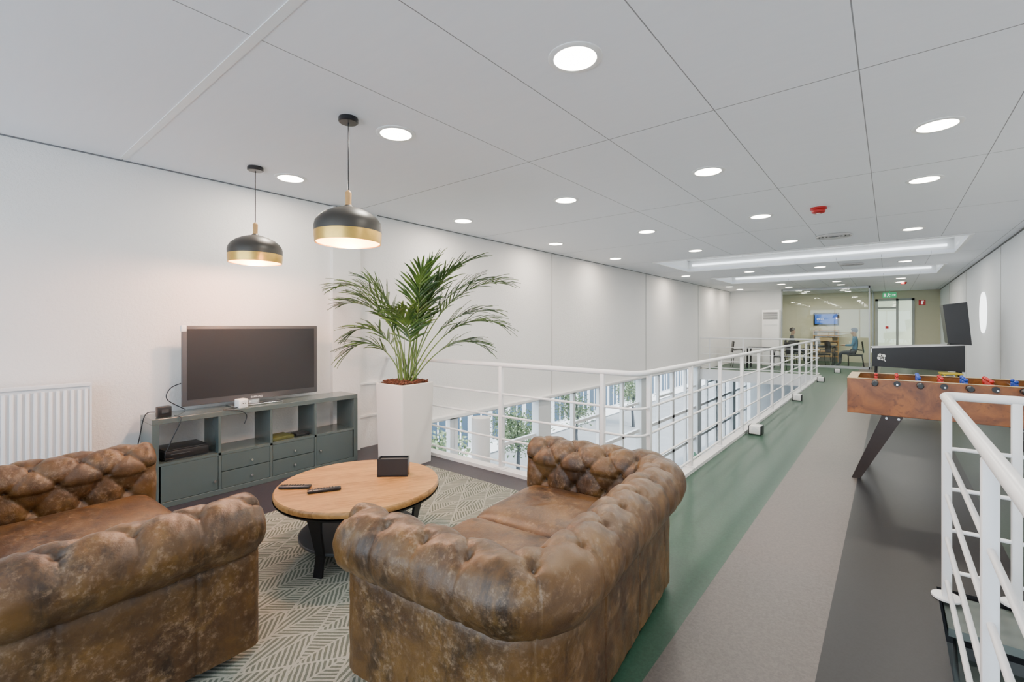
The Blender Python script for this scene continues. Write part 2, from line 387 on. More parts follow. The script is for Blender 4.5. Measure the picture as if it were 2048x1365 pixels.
MB().b2((-1.2,YB+2,0),(2,YB+2.1,H)).done('wall_hall',M_cream,smooth=0,**ST)
MB().b2((-1.2,YB+.1,-.1),(2,YB+2,0)).done('floor_hall',M_hallfl,smooth=0,**ST)
MB().b2((-1.2,YB+.1,H),(2,YB+2,H+.1)).done('ceiling_hall',M_white,smooth=0,**ST)
m=MB(); m.cyl((XR-.02,13.5,1.78),(XR-.001,13.5,1.78),.42,seg=48); m.done('window_17',M_port,smooth=30,**ST)

# ------------------------------------------------------------ lights
lx_=(.26,-1.28,-2.80,-4.42); rows=[2.1,4.4,6.62,8.85,13.15,17.7,19.2]
first=None; LP=[]
for ri,y in enumerate(rows):
    for xi,x in enumerate(lx_):
        if ri==2 and xi==0: LP.append((x,5.95)); continue
        LP.append((x,y))
for x in (-1.28,-2.8): LP.append((x,-.6))
for x in (-2.6,-1.4): LP.append((x,22.2))
def dlamp(par,y,x):
    ld=D.lights.new('downlight_lamp','AREA'); ld.shape='DISK'; ld.size=.22; ld.energy=23 if y<18 else (14 if y<21 else 34)
    ld.color=(1,.93,.82) if y<21 else (1,.88,.70)
    if x<-4: ld.color=(1,.86,.72)
    if y<0: ld.energy=6
    lo=D.objects.new('downlight_lamp',ld); COL.objects.link(lo); lo.parent=par; lo.location=(0,0,-.012)
roots=[]
for i,(x,y) in enumerate(LP):
    if first is None:
        r=thing('recessed_downlight','round recessed ceiling downlight, lit, with white trim ring','ceiling light',(x,y,H),0,'recessed ceiling downlights')
        MB().lathe([(.112,-.001),(.112,-.008),(.135,-.008),(.142,-.004),(.142,0)],seg=48).done('trim_ring',M_white,r)
        MB().lathe([(0,-.006),(.112,-.006),(.112,-.001),(0,-.001)],seg=48).done('diffuser',M_diff,r)
        first=r
    else: r=dup(first,(x,y,H))
    roots.append((r,y,x))
for r,y,x in roots: dlamp(r,y,x)

# pendants
def pendant(loc):
    r=thing('pendant_lamp','dark grey dome pendant lamp with brass band and wooden neck','pendant lamp',loc,0,'dome pendant lamps')
    zb=2.06-H; q=.955; bz=.074
    L_=lambda pr:[(a*q,b) for a,b in pr]
    MB().lathe([(0,0),(.062,0),(.065,-.01),(.065,-.028),(.058,-.034),(0,-.034)],seg=32).done('canopy',M_black,r)
    MB().cyl((0,0,-.03),(0,0,zb+.34),.004,seg=8).done('cord',M_black,r)
    MB().lathe([(.020,zb+.345),(.021,zb+.34),(.019,zb+.27),(.021,zb+.258),(0,zb+.258)][::-1]+[(.008,zb+.36),(0,zb+.36)],seg=24).done('wooden_neck',M_woodn,r)
    MB().lathe(L_([(.228,zb+bz),(.229,zb+.11),(.222,zb+.140),(.200,zb+.172),(.165,zb+.199),(.12,zb+.221),(.07,zb+.237),(.035,zb+.246),(.024,zb+.258),(0,zb+.258),(0,zb+.250),(.03,zb+.239),(.07,zb+.229),(.12,zb+.213),(.162,zb+.191),(.195,zb+.164),(.215,zb+.135),(.222,zb+.11),(.221,zb+bz)]),seg=64).done('lamp_shade',M_grey,r)
    MB().lathe(L_([(.228,zb+bz),(.227,zb+.04),(.223,zb),(.219,zb),(.221,zb+.04),(.222,zb+bz)]),seg=64).done('brass_band',M_gold,r)
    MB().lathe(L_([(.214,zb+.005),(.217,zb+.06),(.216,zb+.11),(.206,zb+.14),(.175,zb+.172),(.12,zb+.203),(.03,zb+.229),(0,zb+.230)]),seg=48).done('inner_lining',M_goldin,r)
    MB().ball((0,0,zb+.09),.042,(1,1,1.15)).cyl((0,0,zb+.13),(0,0,zb+.23),.016,seg=14).done('bulb',M_bulb,r)
    ld=D.lights.new('bulb_lamp','POINT'); ld.energy=75; ld.color=(1,.52,.33); ld.shadow_soft_size=.05
    lo=D.objects.new('bulb_lamp',ld); COL.objects.link(lo); lo.parent=r; lo.location=(0,0,zb+.02)
pendant((-4.36,1.76,H)); pendant((-2.84,1.74,H))

r=thing('smoke_detector','red round smoke detector on the ceiling','smoke detector',(-.656,6.59,H))
MB().lathe([(0,0),(.085,0),(.085,-.02),(.07,-.03),(.07,-.055),(.05,-.065),(0,-.065)],seg=32).done('housing',M_red,r)
MB().cyl((0,0,-.064),(0,0,-.07),.02).done('indicator',M_white,r)
dup(r,(.35,19.4,H))
r=thing('ceiling_vent','round white slotted ceiling air vent','air vent',(-.67,8.75,H),0,'ceiling vents')
for rr in (.06,.11,.16,.205): MB().lathe([(rr,-.018),(rr+.026,-.024),(rr+.030,-.004),(rr,-.004)],seg=36).done('louvre_ring',M_joint,r)
MB().lathe([(0,-.003),(.23,-.003),(.23,0),(0,0)],seg=36).done('backing_disc',M_black,r)
dup(r,(-.67,13.0,H))

# ------------------------------------------------------------ railings
def arc(c,r,a0,a1,n=8): return [(c[0]+r*math.cos(a0+(a1-a0)*i/n),c[1]+r*math.sin(a0+(a1-a0)*i/n)) for i in range(n+1)]
def railing(label,path,posts,z0=0.035,zs=(.10,.335,.57,.80),rnd=False):
    r=thing('railing',label,'railing')
    MB().sweep([(x,y,1.10) for x,y in path],.024,14).done('handrail',M_rail,r,60)
    for z in zs: MB().sweep([(x,y,z) for x,y in path],.0110,10).done('rail',M_rail,r,60)
    for (x,y) in posts:
        m=MB(); m.box((x,y,(1.085+z0)/2),(.042,.042,1.085-z0),bev=.008)
        if rnd: m.cyl((x,y,z0),(x,y,z0+.010),.065,seg=28)
        else: m.box((x,y,z0+.005),(.12,.10,.010),bev=.003)
        m.done('post',M_rail,r)
    return r
xw=-1.61; yr=3.66; ye=16.5
path=[(XL+.01,yr)]+arc((xw-.14,yr+.14),.14,-pi/2,0)+arc((xw-.14,ye-.14),.14,0,pi/2)+[(XL+.01,ye)]
posts=[(-4.65,yr),(-3.12,yr),(-1.95,yr)]+[(xw,3.86+1.08*i) for i in range(12)]+[(-2.6,ye),(-3.7,ye),(-4.75,ye)]
railing('white tubular metal railing around the floor opening',path,posts)
xr_=.245
path=[(xr_,-1.1)]+arc((xr_+.06,3.64-.06),.06,pi,pi/2,6)+[(XR-.01,3.64)]
railing('white tubular metal railing around the stair opening',path,[(xr_,3.50),(xr_,2.08),(xr_,.7),(xr_,-.7),(.53,3.64),(1.3,3.64)],z0=0.002,rnd=True)

# ------------------------------------------------------------ chesterfield sofa
hw=.65; rc=.06; AL=.77; dref=.115
L1=AL-rc; La=pi/2*(rc+dref); Lb=2*hw-2*rc; S=2*L1+2*La+Lb
NB=15; ds=S/NB; dq=.13
def frame(s):
    if s<L1: return Vector((-hw,AL-s)),Vector((-1,0))
    s-=L1
    if s<La:
        a=pi+ (s/La)*pi/2; O=Vector((math.cos(a),math.sin(a))); return Vector((-hw+rc,rc))+O*rc,O
    s-=La
    if s<Lb: return Vector((-hw+rc+s,0)),Vector((0,-1))
    s-=Lb
    if s<La:
        a=1.5*pi+(s/La)*pi/2; O=Vector((math.cos(a),math.sin(a))); return Vector((hw-rc,rc))+O*rc,O
    s-=La
    return Vector((hw,rc+s)),Vector((1,0))
prof=[]
for i in range(26): prof.append((0.0,.28+.29*i/26))
NI=26; NA=60
cc=(.115,.588); R=.130
for i in range(NA+1):
    a=math.radians(188-(188+68)*i/NA); prof.append((cc[0]+R*math.cos(a)*(1.0),cc[1]+R*math.sin(a)))
prof.append((.152,.458))
for i in range(14): prof.append((.160,.445-.405*i/13))
npf=len(prof); Q=[0]
for a,b in zip(prof,prof[1:]): Q.append(Q[-1]+math.hypot(b[0]-a[0],b[1]-a[1]))
NR=[]
for i in range(npf):
    a=prof[max(0,i-1)]; b=prof[min(npf-1,i+1)]; t=Vector((b[0]-a[0],b[1]-a[1])).normalized(); NR.append(Vector((-t.y,t.x)))
iA=NI+int(NA*(188-66)/256); qA=Q[iA]; iT=NI+NA+1; qT=Q[iT]
def disp(s,q,i):
    t=s/ds
    def dimple(sn,qq,amp=.020,w=.020): return amp*math.exp(-((s-sn)**2+(q-qq)**2)/w**2)
    if q<=qA:
        w=(qA-q)/(2*dq); al=abs(math.sin(pi*(t+w))); be=abs(math.sin(pi*(t-w))); h=(al*be)**.27
        A=.026*min(1,max(0,(q-.02)/.12)); d=A*(h-.6)
        k=round((qA-q)/dq)
        if k<4:
            off=.5 if k%2 else 0; d-=dimple((round(t-off)+off)*ds,qA-k*dq)
        return d
    f=min(1,(q-qA)/(qT-qA)); h=abs(math.sin(pi*t))**(.54-.38*min(1,f*3))
    if i<iT:
        d=(.026-.013*min(1,f*1.8))*(h-.6)
        return d-dimple(round(t)*ds,qA)
    hh=min(1,abs(math.sin(pi*t/2))*16); return .007*(hh-1)
def P3(s,i,extra=0,back=0):
    P_,O=frame(min(max(s,0),S-1e-6)); d,z=prof[i]; n=NR[i]; e=disp(s,Q[i],i)+extra
    wr=.0022*math.sin(s*31+Q[i]*40)+.0016*math.sin(s*67-Q[i]*21)+.0012*math.sin(s*11+Q[i]*90)+.0009*math.sin(s*140+Q[i]*65)
    v=P_+O*(d+n.x*(e+wr*.6)); return Vector((v.x,v.y+back,z+n.y*(e+wr)))
def sofa_part(s0,s1,cap0,cap1,par,name):
    bm=bmesh.new(); n=max(8,int((s1-s0)/.0075)); rings=[]
    def ring(s,extra,back): return [bm.verts.new(P3(s,i,extra,back)) for i in range(npf)]
    K=8
    if cap0:
        for k in range(K):
            th=pi/2*(1-k/K); rings.append(ring(s0,-.05*(1-math.cos(th)),.05*math.sin(th)))
    for j in range(n+1): rings.append(ring(s0+(s1-s0)*j/n,0,0))
    if cap1:
        for k in range(K):
            th=pi/2*((k+1)/K); rings.append(ring(s1,-.05*(1-math.cos(th)),.05*math.sin(th)))
    for A,B in zip(rings,rings[1:]):
        for i in range(npf-1): bm.faces.new((A[i],A[i+1],B[i+1],B[i]))
    if cap0: bm.faces.new(rings[0])
    if cap1: bm.faces.new(rings[-1][::-1])
    m=MB(); m.bm.free(); m.bm=bm; return m.done(name,M_lea,par,70)
def make_sofa(label,loc,rz):
    r=thing('chesterfield_sofa',label,'sofa',loc,rz,'brown chesterfield sofas')
    c1=L1+La*.5; c2=L1+La*1.5+Lb
    arms=[sofa_part(0,c1,1,0,r,'armrest'),sofa_part(c1,c2,0,0,r,'backrest'),sofa_part(c2,S,0,1,r,'armrest')]
    bme=None
    for k in range(4):
        off=.5 if k%2 else 0
        for i in range(0,NB+1):
            s=(i+off)*ds
            if s<.05 or s>S-.05: continue
            q=qA-k*dq
            if q<.15: continue
            ii=min(range(npf),key=lambda j:abs(Q[j]-q)); p=P3(s,ii,.002)
            _,O=frame(s); n=NR[ii]; nv=Vector((O.x*n.x,O.y*n.x,n.y))
            if bme is None:
                o=MB().ball((0,0,0),.0125,(1,1,.5),12,8).done('button',M_leabtn,None); bme=o.data
            else: o=D.objects.new('button',bme); COL.objects.link(o)
            o.parent=arms[0] if s<c1 else (arms[1] if s<c2 else arms[2]); o.location=p; o.rotation_euler=nv.to_track_quat('Z','Y').to_euler()
    m=MB(); m.b2((-hw-.06,-.1,.05),(hw+.06,AL-.03,.29),bev=.02); m.done('seat_base',M_lea,r)
    for sx in (-1,1):
        o=MB().sup((sx*(hw-.01)/2,.39,.355),(hw+.005,.77,.19),.32,.16)
        for v in o.bm.verts:
            if v.co.z>.40: v.co.z+=.012*math.cos((v.co.x-sx*(hw-.01)/2)*4.2)*math.cos((v.co.y-.39)*3.5)+.0022*math.sin(v.co.x*23+v.co.y*31)
        o.done('seat_cushion',M_lea,r,80)
    for x,y in ((-hw-.07,AL-.06),(hw+.07,AL-.06),(-hw-.07,-.08),(hw+.07,-.08)):
        MB().lathe([(0,0),(.022,0),(.03,.02),(.036,.05),(.036,.06),(0,.06)],(x,y,0),20).done('foot',M_black,r)
    return r
so=make_sofa('distressed brown leather tufted chesterfield sofa beside the walkway',(-1.065,1.965,.012),math.radians(95.5))
s2=dup(so,(-3.02,.09,.012),math.radians(1.5),'distressed brown leather tufted chesterfield sofa beside the radiator')

m=MB(); m.b2((-3.85,-.4,0),(-1.45,3.3,.011),bev=.004); m.done('area_rug',M_rug,smooth=0,label='grey and cream rug with hatched geometric pattern',category='rug')

# ------------------------------------------------------------ coffee table
r=thing('coffee_table','round wooden coffee table with black metal frame','coffee table',(-2.775,1.785,.011),math.radians(-30))
TR=.525
MB().lathe([(0,.395),(TR-.025,.395),(TR-.005,.400),(TR,.415),(TR,.428),(TR-.007,.438),(0,.438)],seg=96).done('tabletop',M_wood,r)
MB().lathe([(.45,.395),(.45,.352),(.442,.352),(.442,.395)],seg=72).lathe([(TR,.394),(TR-.01,.380),(.44,.386),(.44,.395)],seg=72).done('metal_apron',M_blackm,r)
for k_ in range(4):
    a=pi/4+k_*pi/2+.12
    m=MB(); ca,sa=math.cos(a),math.sin(a)
    n0=[]
    for rr,z,w in ((.445,.39,.055),(.42,.27,.036),(.385,.12,.028),(.405,0,.030)):
        for t in (-.008,.008):
            for sgn in (-1,1): n0.append(m.bm.verts.new(((rr+t)*ca-sgn*w*sa,(rr+t)*sa+sgn*w*ca,z)))
    for q in range(3):
        A=n0[q*4:q*4+4]; B=n0[q*4+4:q*4+8]
        for i,j in ((0,1),(1,3),(3,2),(2,0)): m.bm.faces.new((A[i],A[j],B[j],B[i]))
    m.bm.faces.new((n0[0],n0[1],n0[3],n0[2])); m.bm.faces.new((n0[12],n0[13],n0[15],n0[14]))
    m.done('leg',M_blackm,r,0)
m=MB(); m.lathe([(0,.115),(.375,.115),(.38,.12),(.38,.13),(.375,.134),(0,.134)],seg=64); m.done('lower_shelf',M_dark,r)
TT=.011+.438
def remote(loc,rz,lab):
    r=thing('remote_control',lab,'remote control',loc,rz,'remote controls')
    MB().box((0,0,.011),(.20,.046,.018),bev=.007).done('body',M_black,r)
    m=MB()
    for i in range(8):
        for j in range(3): m.cyl((-.07+i*.017,-.012+j*.012,.019),(-.07+i*.017,-.012+j*.012,.022),.0038,seg=8)
    m.cyl((.075,0,.019),(.075,0,.022),.012,seg=16); m.done('keypad',M_dark,r,kind='stuff')
remote((-2.99,1.45,TT),math.radians(42),'slim black television remote on the wooden table')
remote((-2.79,1.54,TT),math.radians(62),'curved black remote control on the wooden table')
r=thing('menu_box','small black open box standing on the wooden table','box',(-2.72,2.02,TT),math.radians(42))
m=MB(); m.box((0,-.04,.062),(.21,.008,.124),bev=.001); m.box((0,.04,.062),(.21,.008,.124),bev=.001); m.box((0,0,.005),(.21,.088,.01)); m.box((-.101,0,.062),(.008,.086,.124)); m.box((.101,0,.062),(.008,.086,.124)); m.done('holder',M_black,r,0)
MB().box((0,0,.062),(.185,.06,.10)).done('papers',M_dark,r,0)

# ------------------------------------------------------------ cabinet
CX0,CX1=-5.02,-4.63; CY0,CY1=1.08,2.95; CH=.74
CX0=-4.98
r=thing('shelving_cabinet','grey-teal lacquered low cabinet with open cubbies, doors and drawers','cabinet',(0,0,0))
m=MB(); T=.045; t=.022; mid=.36
m.b2((CX0,CY0,CH-T),(CX1,CY1,CH),bev=.003); m.b2((CX0,CY0,.0),(CX1,CY1,T),bev=.003)
m.b2((CX0,CY0,T),(CX1,CY0+T,CH-T)); m.b2((CX0,CY1-T,T),(CX1,CY1,CH-T))
cols=[CY0+T+(CY1-CY0-2*T)*i/4 for i in range(5)]
for c_ in cols[1:-1]: m.b2((CX0,c_-t/2,T),(CX1,c_+t/2,CH-T))
m.b2((CX0,CY0+T,mid-t/2),(CX1,CY1-T,mid+t/2))
m.b2((CX0,CY0+T,T),(CX0+.01,CY1-T,mid)); m.done('body',M_teal,r,0)
def knob(par,y,z): MB().lathe([(0,.022),(.010,.022),(.013,.016),(.008,.008),(.006,0)],seg=16).done('knob',M_chrome,par,60,loc=(CX1+.002,y,z),rot=(0,pi/2,0))
def front(nm,i,z0,z1,ky=None,kz=None):
    a=cols[i]+t/2+.003; b=cols[i+1]-t/2-.003
    o=MB().b2((CX1-.02,a,z0+.003),(CX1-.002,b,z1-.003),bev=.002).done(nm,M_teald,r,0)
    if ky is not None: knob(o,a+(b-a)*ky,kz)
z0=T; z1=mid-t/2; zm=(z0+z1)/2
front('door',0,z0,z1,.93,.13); front('drawer',1,zm,z1,.6,zm+.06); front('drawer',1,z0,zm,.6,z0+.07)
front('drawer',2,zm,z1,.5,zm+.06); front('drawer',2,z0,zm,.5,z0+.07); front('door',3,z0,z1,.08,.2)
SH=mid+t/2+.001
r=thing('game_console','black game console in the open cubby','game console',(-4.81,1.33,SH),.05)
MB().box((0,0,.045),(.27,.33,.07),bev=.006).box((0,0,.085),(.26,.32,.012),bev=.003).done('casing',M_black,r)
MB().box((.136,-.05,.05),(.003,.14,.008)).done('disc_slot',M_dark,r,0)
MB().box((0,0,.005),(.24,.30,.01)).done('base_pad',M_dark,r,0)
r=thing('board_game_box','dark green patterned flat box in the cubby','box',(-4.79,2.15,SH),.1)
MB().box((0,0,.014),(.20,.22,.028),bev=.002).done('box_body',P('game_box',(.10,.11,.03),.6,var=.7,scale=20),r)
r=thing('keyboard','black keyboard lying in the open cubby','keyboard',(-4.76,2.36,SH),.0)
MB().box((0,0,.013),(.14,.14,.02),bev=.004).done('keyboard_body',M_black,r)
m=MB()
for i in range(5):
    for j in range(7): m.box((-.05+i*.025,-.057+j*.019,.025),(.018,.014,.006))
m.done('keys',M_dark,r,0,kind='stuff')
r=thing('power_cube','white cube power socket on the cabinet top','power socket',(-4.69,1.77,CH),.15)
MB().box((0,0,.042),(.085,.085,.084),bev=.010,seg=3).done('cube_body',M_white,r)
MB().cyl((.0425,0,.045),(.046,0,.045),.028,seg=24).done('socket_face',M_far,r)
MB().cyl((.046,-.01,.045),(.047,-.01,.045),.005,seg=8).cyl((.046,.01,.045),(.047,.01,.045),.005,seg=8).done('socket_holes',M_black,r)
r=thing('power_adapter','black power adapter on the cabinet edge','power adapter',(-4.72,1.18,CH),.1)
MB().box((0,0,.045),(.06,.10,.09),bev=.008).done('adapter_body',M_black,r)
MB().box((.031,0,.05),(.003,.05,.03)).done('adapter_label',M_dark,r,0)
def cable(lab,pts):
    P_=[Vector(p) for p in pts]; P_=[P_[0]]+P_+[P_[-1]]; out=[]
    for i in range(1,len(P_)-2):
        for k_ in range(8):
            u=k_/8; a,b,c,d=P_[i-1:i+3]
            out.append(.5*((2*b)+(c-a)*u+(2*a-5*b+4*c-d)*u*u+(3*b-a-3*c+d)*u**3))
    out.append(P_[-2]); MB().sweep(out,.004,8).done('power_cable',M_black,None,60,label=lab,category='cable')
cable('black power cable hanging beside the cabinet',[(-4.72,1.12,.79),(-4.71,1.05,.77),(-4.76,1.02,.55),(-4.86,.99,.3),(-4.9,1.02,.006)])
cable('black cable hanging in front of the cabinet',[(-4.66,1.24,.75),(-4.60,1.27,.72),(-4.60,1.20,.55),(-4.61,1.16,.42),(-4.62,1.22,.40)])
cable('black power cable trailing over the cabinet top',[(-4.64,1.72,.755),(-4.63,1.6,.752),(-4.61,1.72,.73),(-4.60,1.78,.68),(-4.60,1.76,.60)])
cable('black cable on the wall behind the television',[(-4.95,1.42,1.0),(-4.98,1.30,.95),(-4.98,1.27,.85),(-4.95,1.4,.746)])

# TV
r=thing('television','large grey-framed flat television standing on the cabinet','television',(-4.86,1.97,CH),0)
w,h0,h1=1.25,.045,.765
m=MB(); m.box((-.004,0,(h0+h1)/2),(.034,w,h1-h0),bev=.007); m.box((-.035,0,.4),(.03,w*.6,.4),bev=.01)
m.done('casing',M_bezel,r)
MB().box((.0135,0,.418),(.002,w-.075,h1-h0-.085)).done('screen',M_screen,r,0)
m=MB(); m.box((.02,-.02,.008),(.20,.46,.014),bev=.006); m.box((-.02,-.02,.04),(.04,.10,.06),bev=.005); m.done('stand',M_chrome,r)
text('lettering','SAMSUNG',.024,(.0135,0,h0+.022),(pi/2,0,pi/2),M_white,r)
MB().box((-.002,-w/2+.014,h1-.025),(.040,.042,.056),bev=.006).done('torn_sticker',M_white,r)

# radiator
r=thing('radiator','white ribbed panel radiator on the wall','radiator',(-4.96,.12,0),0)
m=MB(); zr=.28
m.b2((0,-.62,zr),(.02,.62,zr+.76)); m.b2((.06,-.62,zr),(.075,.62,zr+.76))
for i in range(31): m.box((.083,-.6+.04*i,zr+.38),(.016,.022,.70),bev=.006)
m.done('panel',M_rad,r)
m=MB(); m.b2((-.005,-.63,zr+.755),(.095,.63,zr+.775)); m.b2((-.005,.62,zr),(.085,.632,zr+.76)); m.done('grille_cover',M_rad,r,0)
for yy in (-.38,.38): MB().b2((-.07,yy-.02,zr+.2),(0,yy+.02,zr+.6)).done('bracket',M_rad,r,0)
MB().cyl((.04,.56,0),(.04,.56,zr+.02),.009,seg=10).done('pipe',M_rad,r); MB().cyl((.04,.50,0),(.04,.50,zr+.02),.009,seg=10).done('pipe',M_rad,r)

# ------------------------------------------------------------ planter + palm
r=thing('potted_palm','tall kentia palm in a square white planter','potted plant',(-4.16,3.24,0),0)
PH=.88; m=MB(); bw,tw=.205,.226
def sq(w,z,rr=.02,n=4):
    out=[]
    for cx,cy,a0 in ((w-rr,w-rr,0),(-w+rr,w-rr,pi/2),(-w+rr,-w+rr,pi),(w-rr,-w+rr,1.5*pi)):
        for k_ in range(n+1): a=a0+pi/2*k_/n; out.append((cx+rr*math.cos(a),cy+rr*math.sin(a),z))
    return out
loops=[sq(bw,0),sq(bw+.001,.01),sq(tw,PH-.005),sq(tw-.004,PH),sq(tw-.022,PH),sq(tw-.026,PH-.06)]
vl=[[m.bm.verts.new(p) for p in l] for l in loops]; n=len(vl[0])
for A,B in zip(vl,vl[1:]):
    for i in range(n): m.bm.faces.new((A[i],A[(i+1)%n],B[(i+1)%n],B[i]))
m.bm.faces.new(vl[0][::-1]); m.done('planter',M_pot,r,rot=(0,0,math.radians(2)))
m=MB(); 
for i in range(260):
    x=random.uniform(-.18,.18); y=random.uniform(-.18,.18); m.box((x,y,PH-.005+random.uniform(0,.035)*(1.3-3*max(abs(x),abs(y)))),(.034,.02,.012),rot=(random.uniform(-.5,.5),random.uniform(-.5,.5),random.uniform(0,3)))
m.box((0,0,PH-.03),(.38,.38,.03)); m.done('bark_chips',M_soil,r,0,kind='stuff')
def frond(az,e0,e1,L,b=(0,0),start=.5,ll=.34,twist=0):
    m=MB(); N=30; az=math.radians(az); pos=Vector((b[0],b[1],PH-.03)); pts=[pos.copy()]; dirs=[]
    for i in range(N):
        t=i/(N-1); e=math.radians(e0+(e1-e0)*t**2.2); a2=az+twist*t
        d=Vector((math.cos(a2)*math.cos(e),math.sin(a2)*math.cos(e),math.sin(e))); pos=pos+d*(L/N); pts.append(pos.copy()); dirs.append(d)
    dirs.append(dirs[-1])
    m.mi=1; m.sweep(pts,.008,6,[.0085*(1-.8*i/N)+.001 for i in range(N+1)]); m.mi=0
    nl=18
    for j in range(nl+1):
        t=start+(1-start)*j/nl; fi=t*N; i0=min(N-1,int(fi)); p=pts[i0].lerp(pts[i0+1],fi-i0) if i0<N else pts[-1]; d=dirs[i0]
        side=d.cross(Vector((0,0,1)))
        if side.length<.05: side=Vector((math.sin(az),-math.cos(az),0))
        side.normalize(); up=side.cross(d).normalized(); rel=(t-start)/(1-start)
        length=ll*(.50+.70*math.sin(pi*min(1,.12+.70*rel)))*(1-.28*rel)*random.uniform(.75,1.15)
        for sg in (-1,1):
            if j==nl and sg==1: dd=d
            else: dd=(side*sg*(.80-.42*rel)+d*(.62+.4*rel)+up*.16+Vector([random.uniform(-.22,.22) for _ in range(3)])).normalized()
            wd=.0130; q=p.copy(); prev=None; K=6; cur=dd.copy()
            for k_ in range(K+1):
                u=k_/K; ww=wd*(math.sin(pi*min(1,(.14+.86*u)))**.6 if u<.99 else .02)
                wv=cur.cross(up); wv=wv.normalized() if wv.length>.01 else side
                va=m.bm.verts.new(q-wv*ww+up*.003); vc=m.bm.verts.new(q-up*.002); vb=m.bm.verts.new(q+wv*ww+up*.003)
                if prev: m.bm.faces.new((prev[0],prev[1],vc,va)); m.bm.faces.new((prev[1],prev[2],vb,vc))
                prev=(va,vc,vb); q=q+cur*(length/K); cur=(cur+Vector((0,0,-.06-.09*u))).normalized()
    for v in m.bm.verts:
        if v.co.x<-.82: v.co.x=-.82-(v.co.x+.82)*-.02
    m.done('frond',[M_leaf,M_stem],r,0,recalc=False)
F=[(38,70,-4,1.66),(34,60,-26,1.34),(46,80,22,1.66),(56,86,58,1.42),(217,83,-16,1.58),(226,78,-10,1.30),(310,80,5,1.05),(330,84,50,1.30),
   (214,68,-48,.86),(255,84,20,1.15),(90,87,45,1.25),(42,54,-30,1.00),(20,80,35,1.40),(40,75,12,1.52),(30,84,66,1.34),(222,85,35,1.30),(205,72,-34,1.05),(44,64,-6,1.32)]
for i,(az,e0,e1,L) in enumerate(F):
    bx=random.uniform(-.07,.07)+.03; by=random.uniform(-.07,.07)+.02; frond(az,e0,e1,L,(bx,by),start=.45+.08*random.random(),ll=.34,twist=random.uniform(-.35,.35))
for i in range(8):
    a=random.uniform(0,6.28); m=MB(); m.sweep([(.06*math.cos(a),.06*math.sin(a),PH-.02),(.09*math.cos(a),.09*math.sin(a),PH+.25),(.16*math.cos(a),.16*math.sin(a),PH+.50+.03*i)],.006,6,[.009,.006,.002]); m.done('stem',M_stem,r)

# ------------------------------------------------------------ foosball table
r=thing('foosball_table','foosball table with burl wood cabinet and dark splayed legs','foosball table',(.4625,6.08,0),0)
HL=.79; HWd=.38; zt=.985; zb=.645
m=MB(); m.b2((-HL,-HWd,zb),(HL,-HWd+.03,zt),bev=.004); m.b2((-HL,HWd-.03,zb),(HL,HWd,zt),bev=.004)
m.b2((-HL,-HWd+.03,zb),(-HL+.03,HWd-.03,zt)); m.b2((HL-.03,-HWd+.03,zb),(HL,HWd-.03,zt)); m.b2((-HL+.03,-HWd+.03,zb),(HL-.03,HWd-.03,zb+.03)); m.done('cabinet_body',M_burl,r,0)
MB().b2((-HL+.03,-HWd+.03,.86),(HL-.03,HWd-.03,.87)).done('playing_field',M_field,r,0)
m=MB(); 
for a,b in (((-HL,-HWd,zt),(HL,-HWd+.04,zt+.006)),((-HL,HWd-.04,zt),(HL,HWd,zt+.006)),((-HL,-HWd+.04,zt),(-HL+.08,HWd-.04,zt+.006)),((HL-.08,-HWd+.04,zt),(HL,HWd-.04,zt+.006))): m.b2(a,b,bev=.002)
m.done('top_rim',M_cream2,r,0)
for i in range(8):
    x=-.57+.163*i
    rod=MB().cyl((x,-HWd-.10,.955),(x,HWd+.10,.955),.0075,seg=10).done('rod',M_chrome,r)
    team=M_red if i in (0,1,3,5) else M_blue
    for sy in (-1,1): MB().cyl((x,sy*(HWd-.001),.955),(x,sy*(HWd+.014),.955),.026,seg=18).done('bearing',M_black,rod)
    sd=-1 if i%2==0 else 1
    MB().sweep([(x,sd*(HWd+.04),.955),(x,sd*(HWd+.05),.955),(x,sd*(HWd+.11),.955),(x,sd*(HWd+.12),.955)],.016,12,[.02,.026,.026,.02]).done('handle',M_black,rod)
    cnt=[1,2,5,3,3,5,2,1][i]
    for j in range(cnt):
        yy=(j-(cnt-1)/2)*(.11 if cnt==5 else .17)+.02*(i%3)
        pm=MB(); pm.box((x,yy,.965),(.026,.034,.045),bev=.006); pm.ball((x,yy,1.004),.016); pm.box((x,yy,.915),(.018,.028,.07),bev=.004); pm.done('player_figure',team,rod)
for sx in (-1,1):
    for sy in (-1,1):
        m=MB(); ya=sy*(HWd-.03); xa=.44*sx; xb=(.72 if sy<0 else .675)*sx
        vs=[]
        for (xx,yy,zz,w) in ((xa,ya,.644,.080 if sy<0 else .06),(xb,ya,0,.034 if sy<0 else .024)):
            for ddx,ddy in ((-w,-.025),(w,-.025),(w,.025),(-w,.025)): vs.append(m.bm.verts.new((xx+ddx,yy+ddy,zz)))
        m.bm.faces.new(vs[:4]); m.bm.faces.new(vs[4:][::-1])
        for i in range(4): m.bm.faces.new((vs[i],vs[4+i],vs[4+(i+1)%4],vs[(i+1)%4]))
        lg_=m.done('leg',M_leg,r,0)
        for ddx in (-.045,.045): MB().cyl((xa+ddx,ya+sy*.024,.62),(xa+ddx,ya+sy*.032,.62),.011,seg=12).done('bolt',M_chrome,lg_)

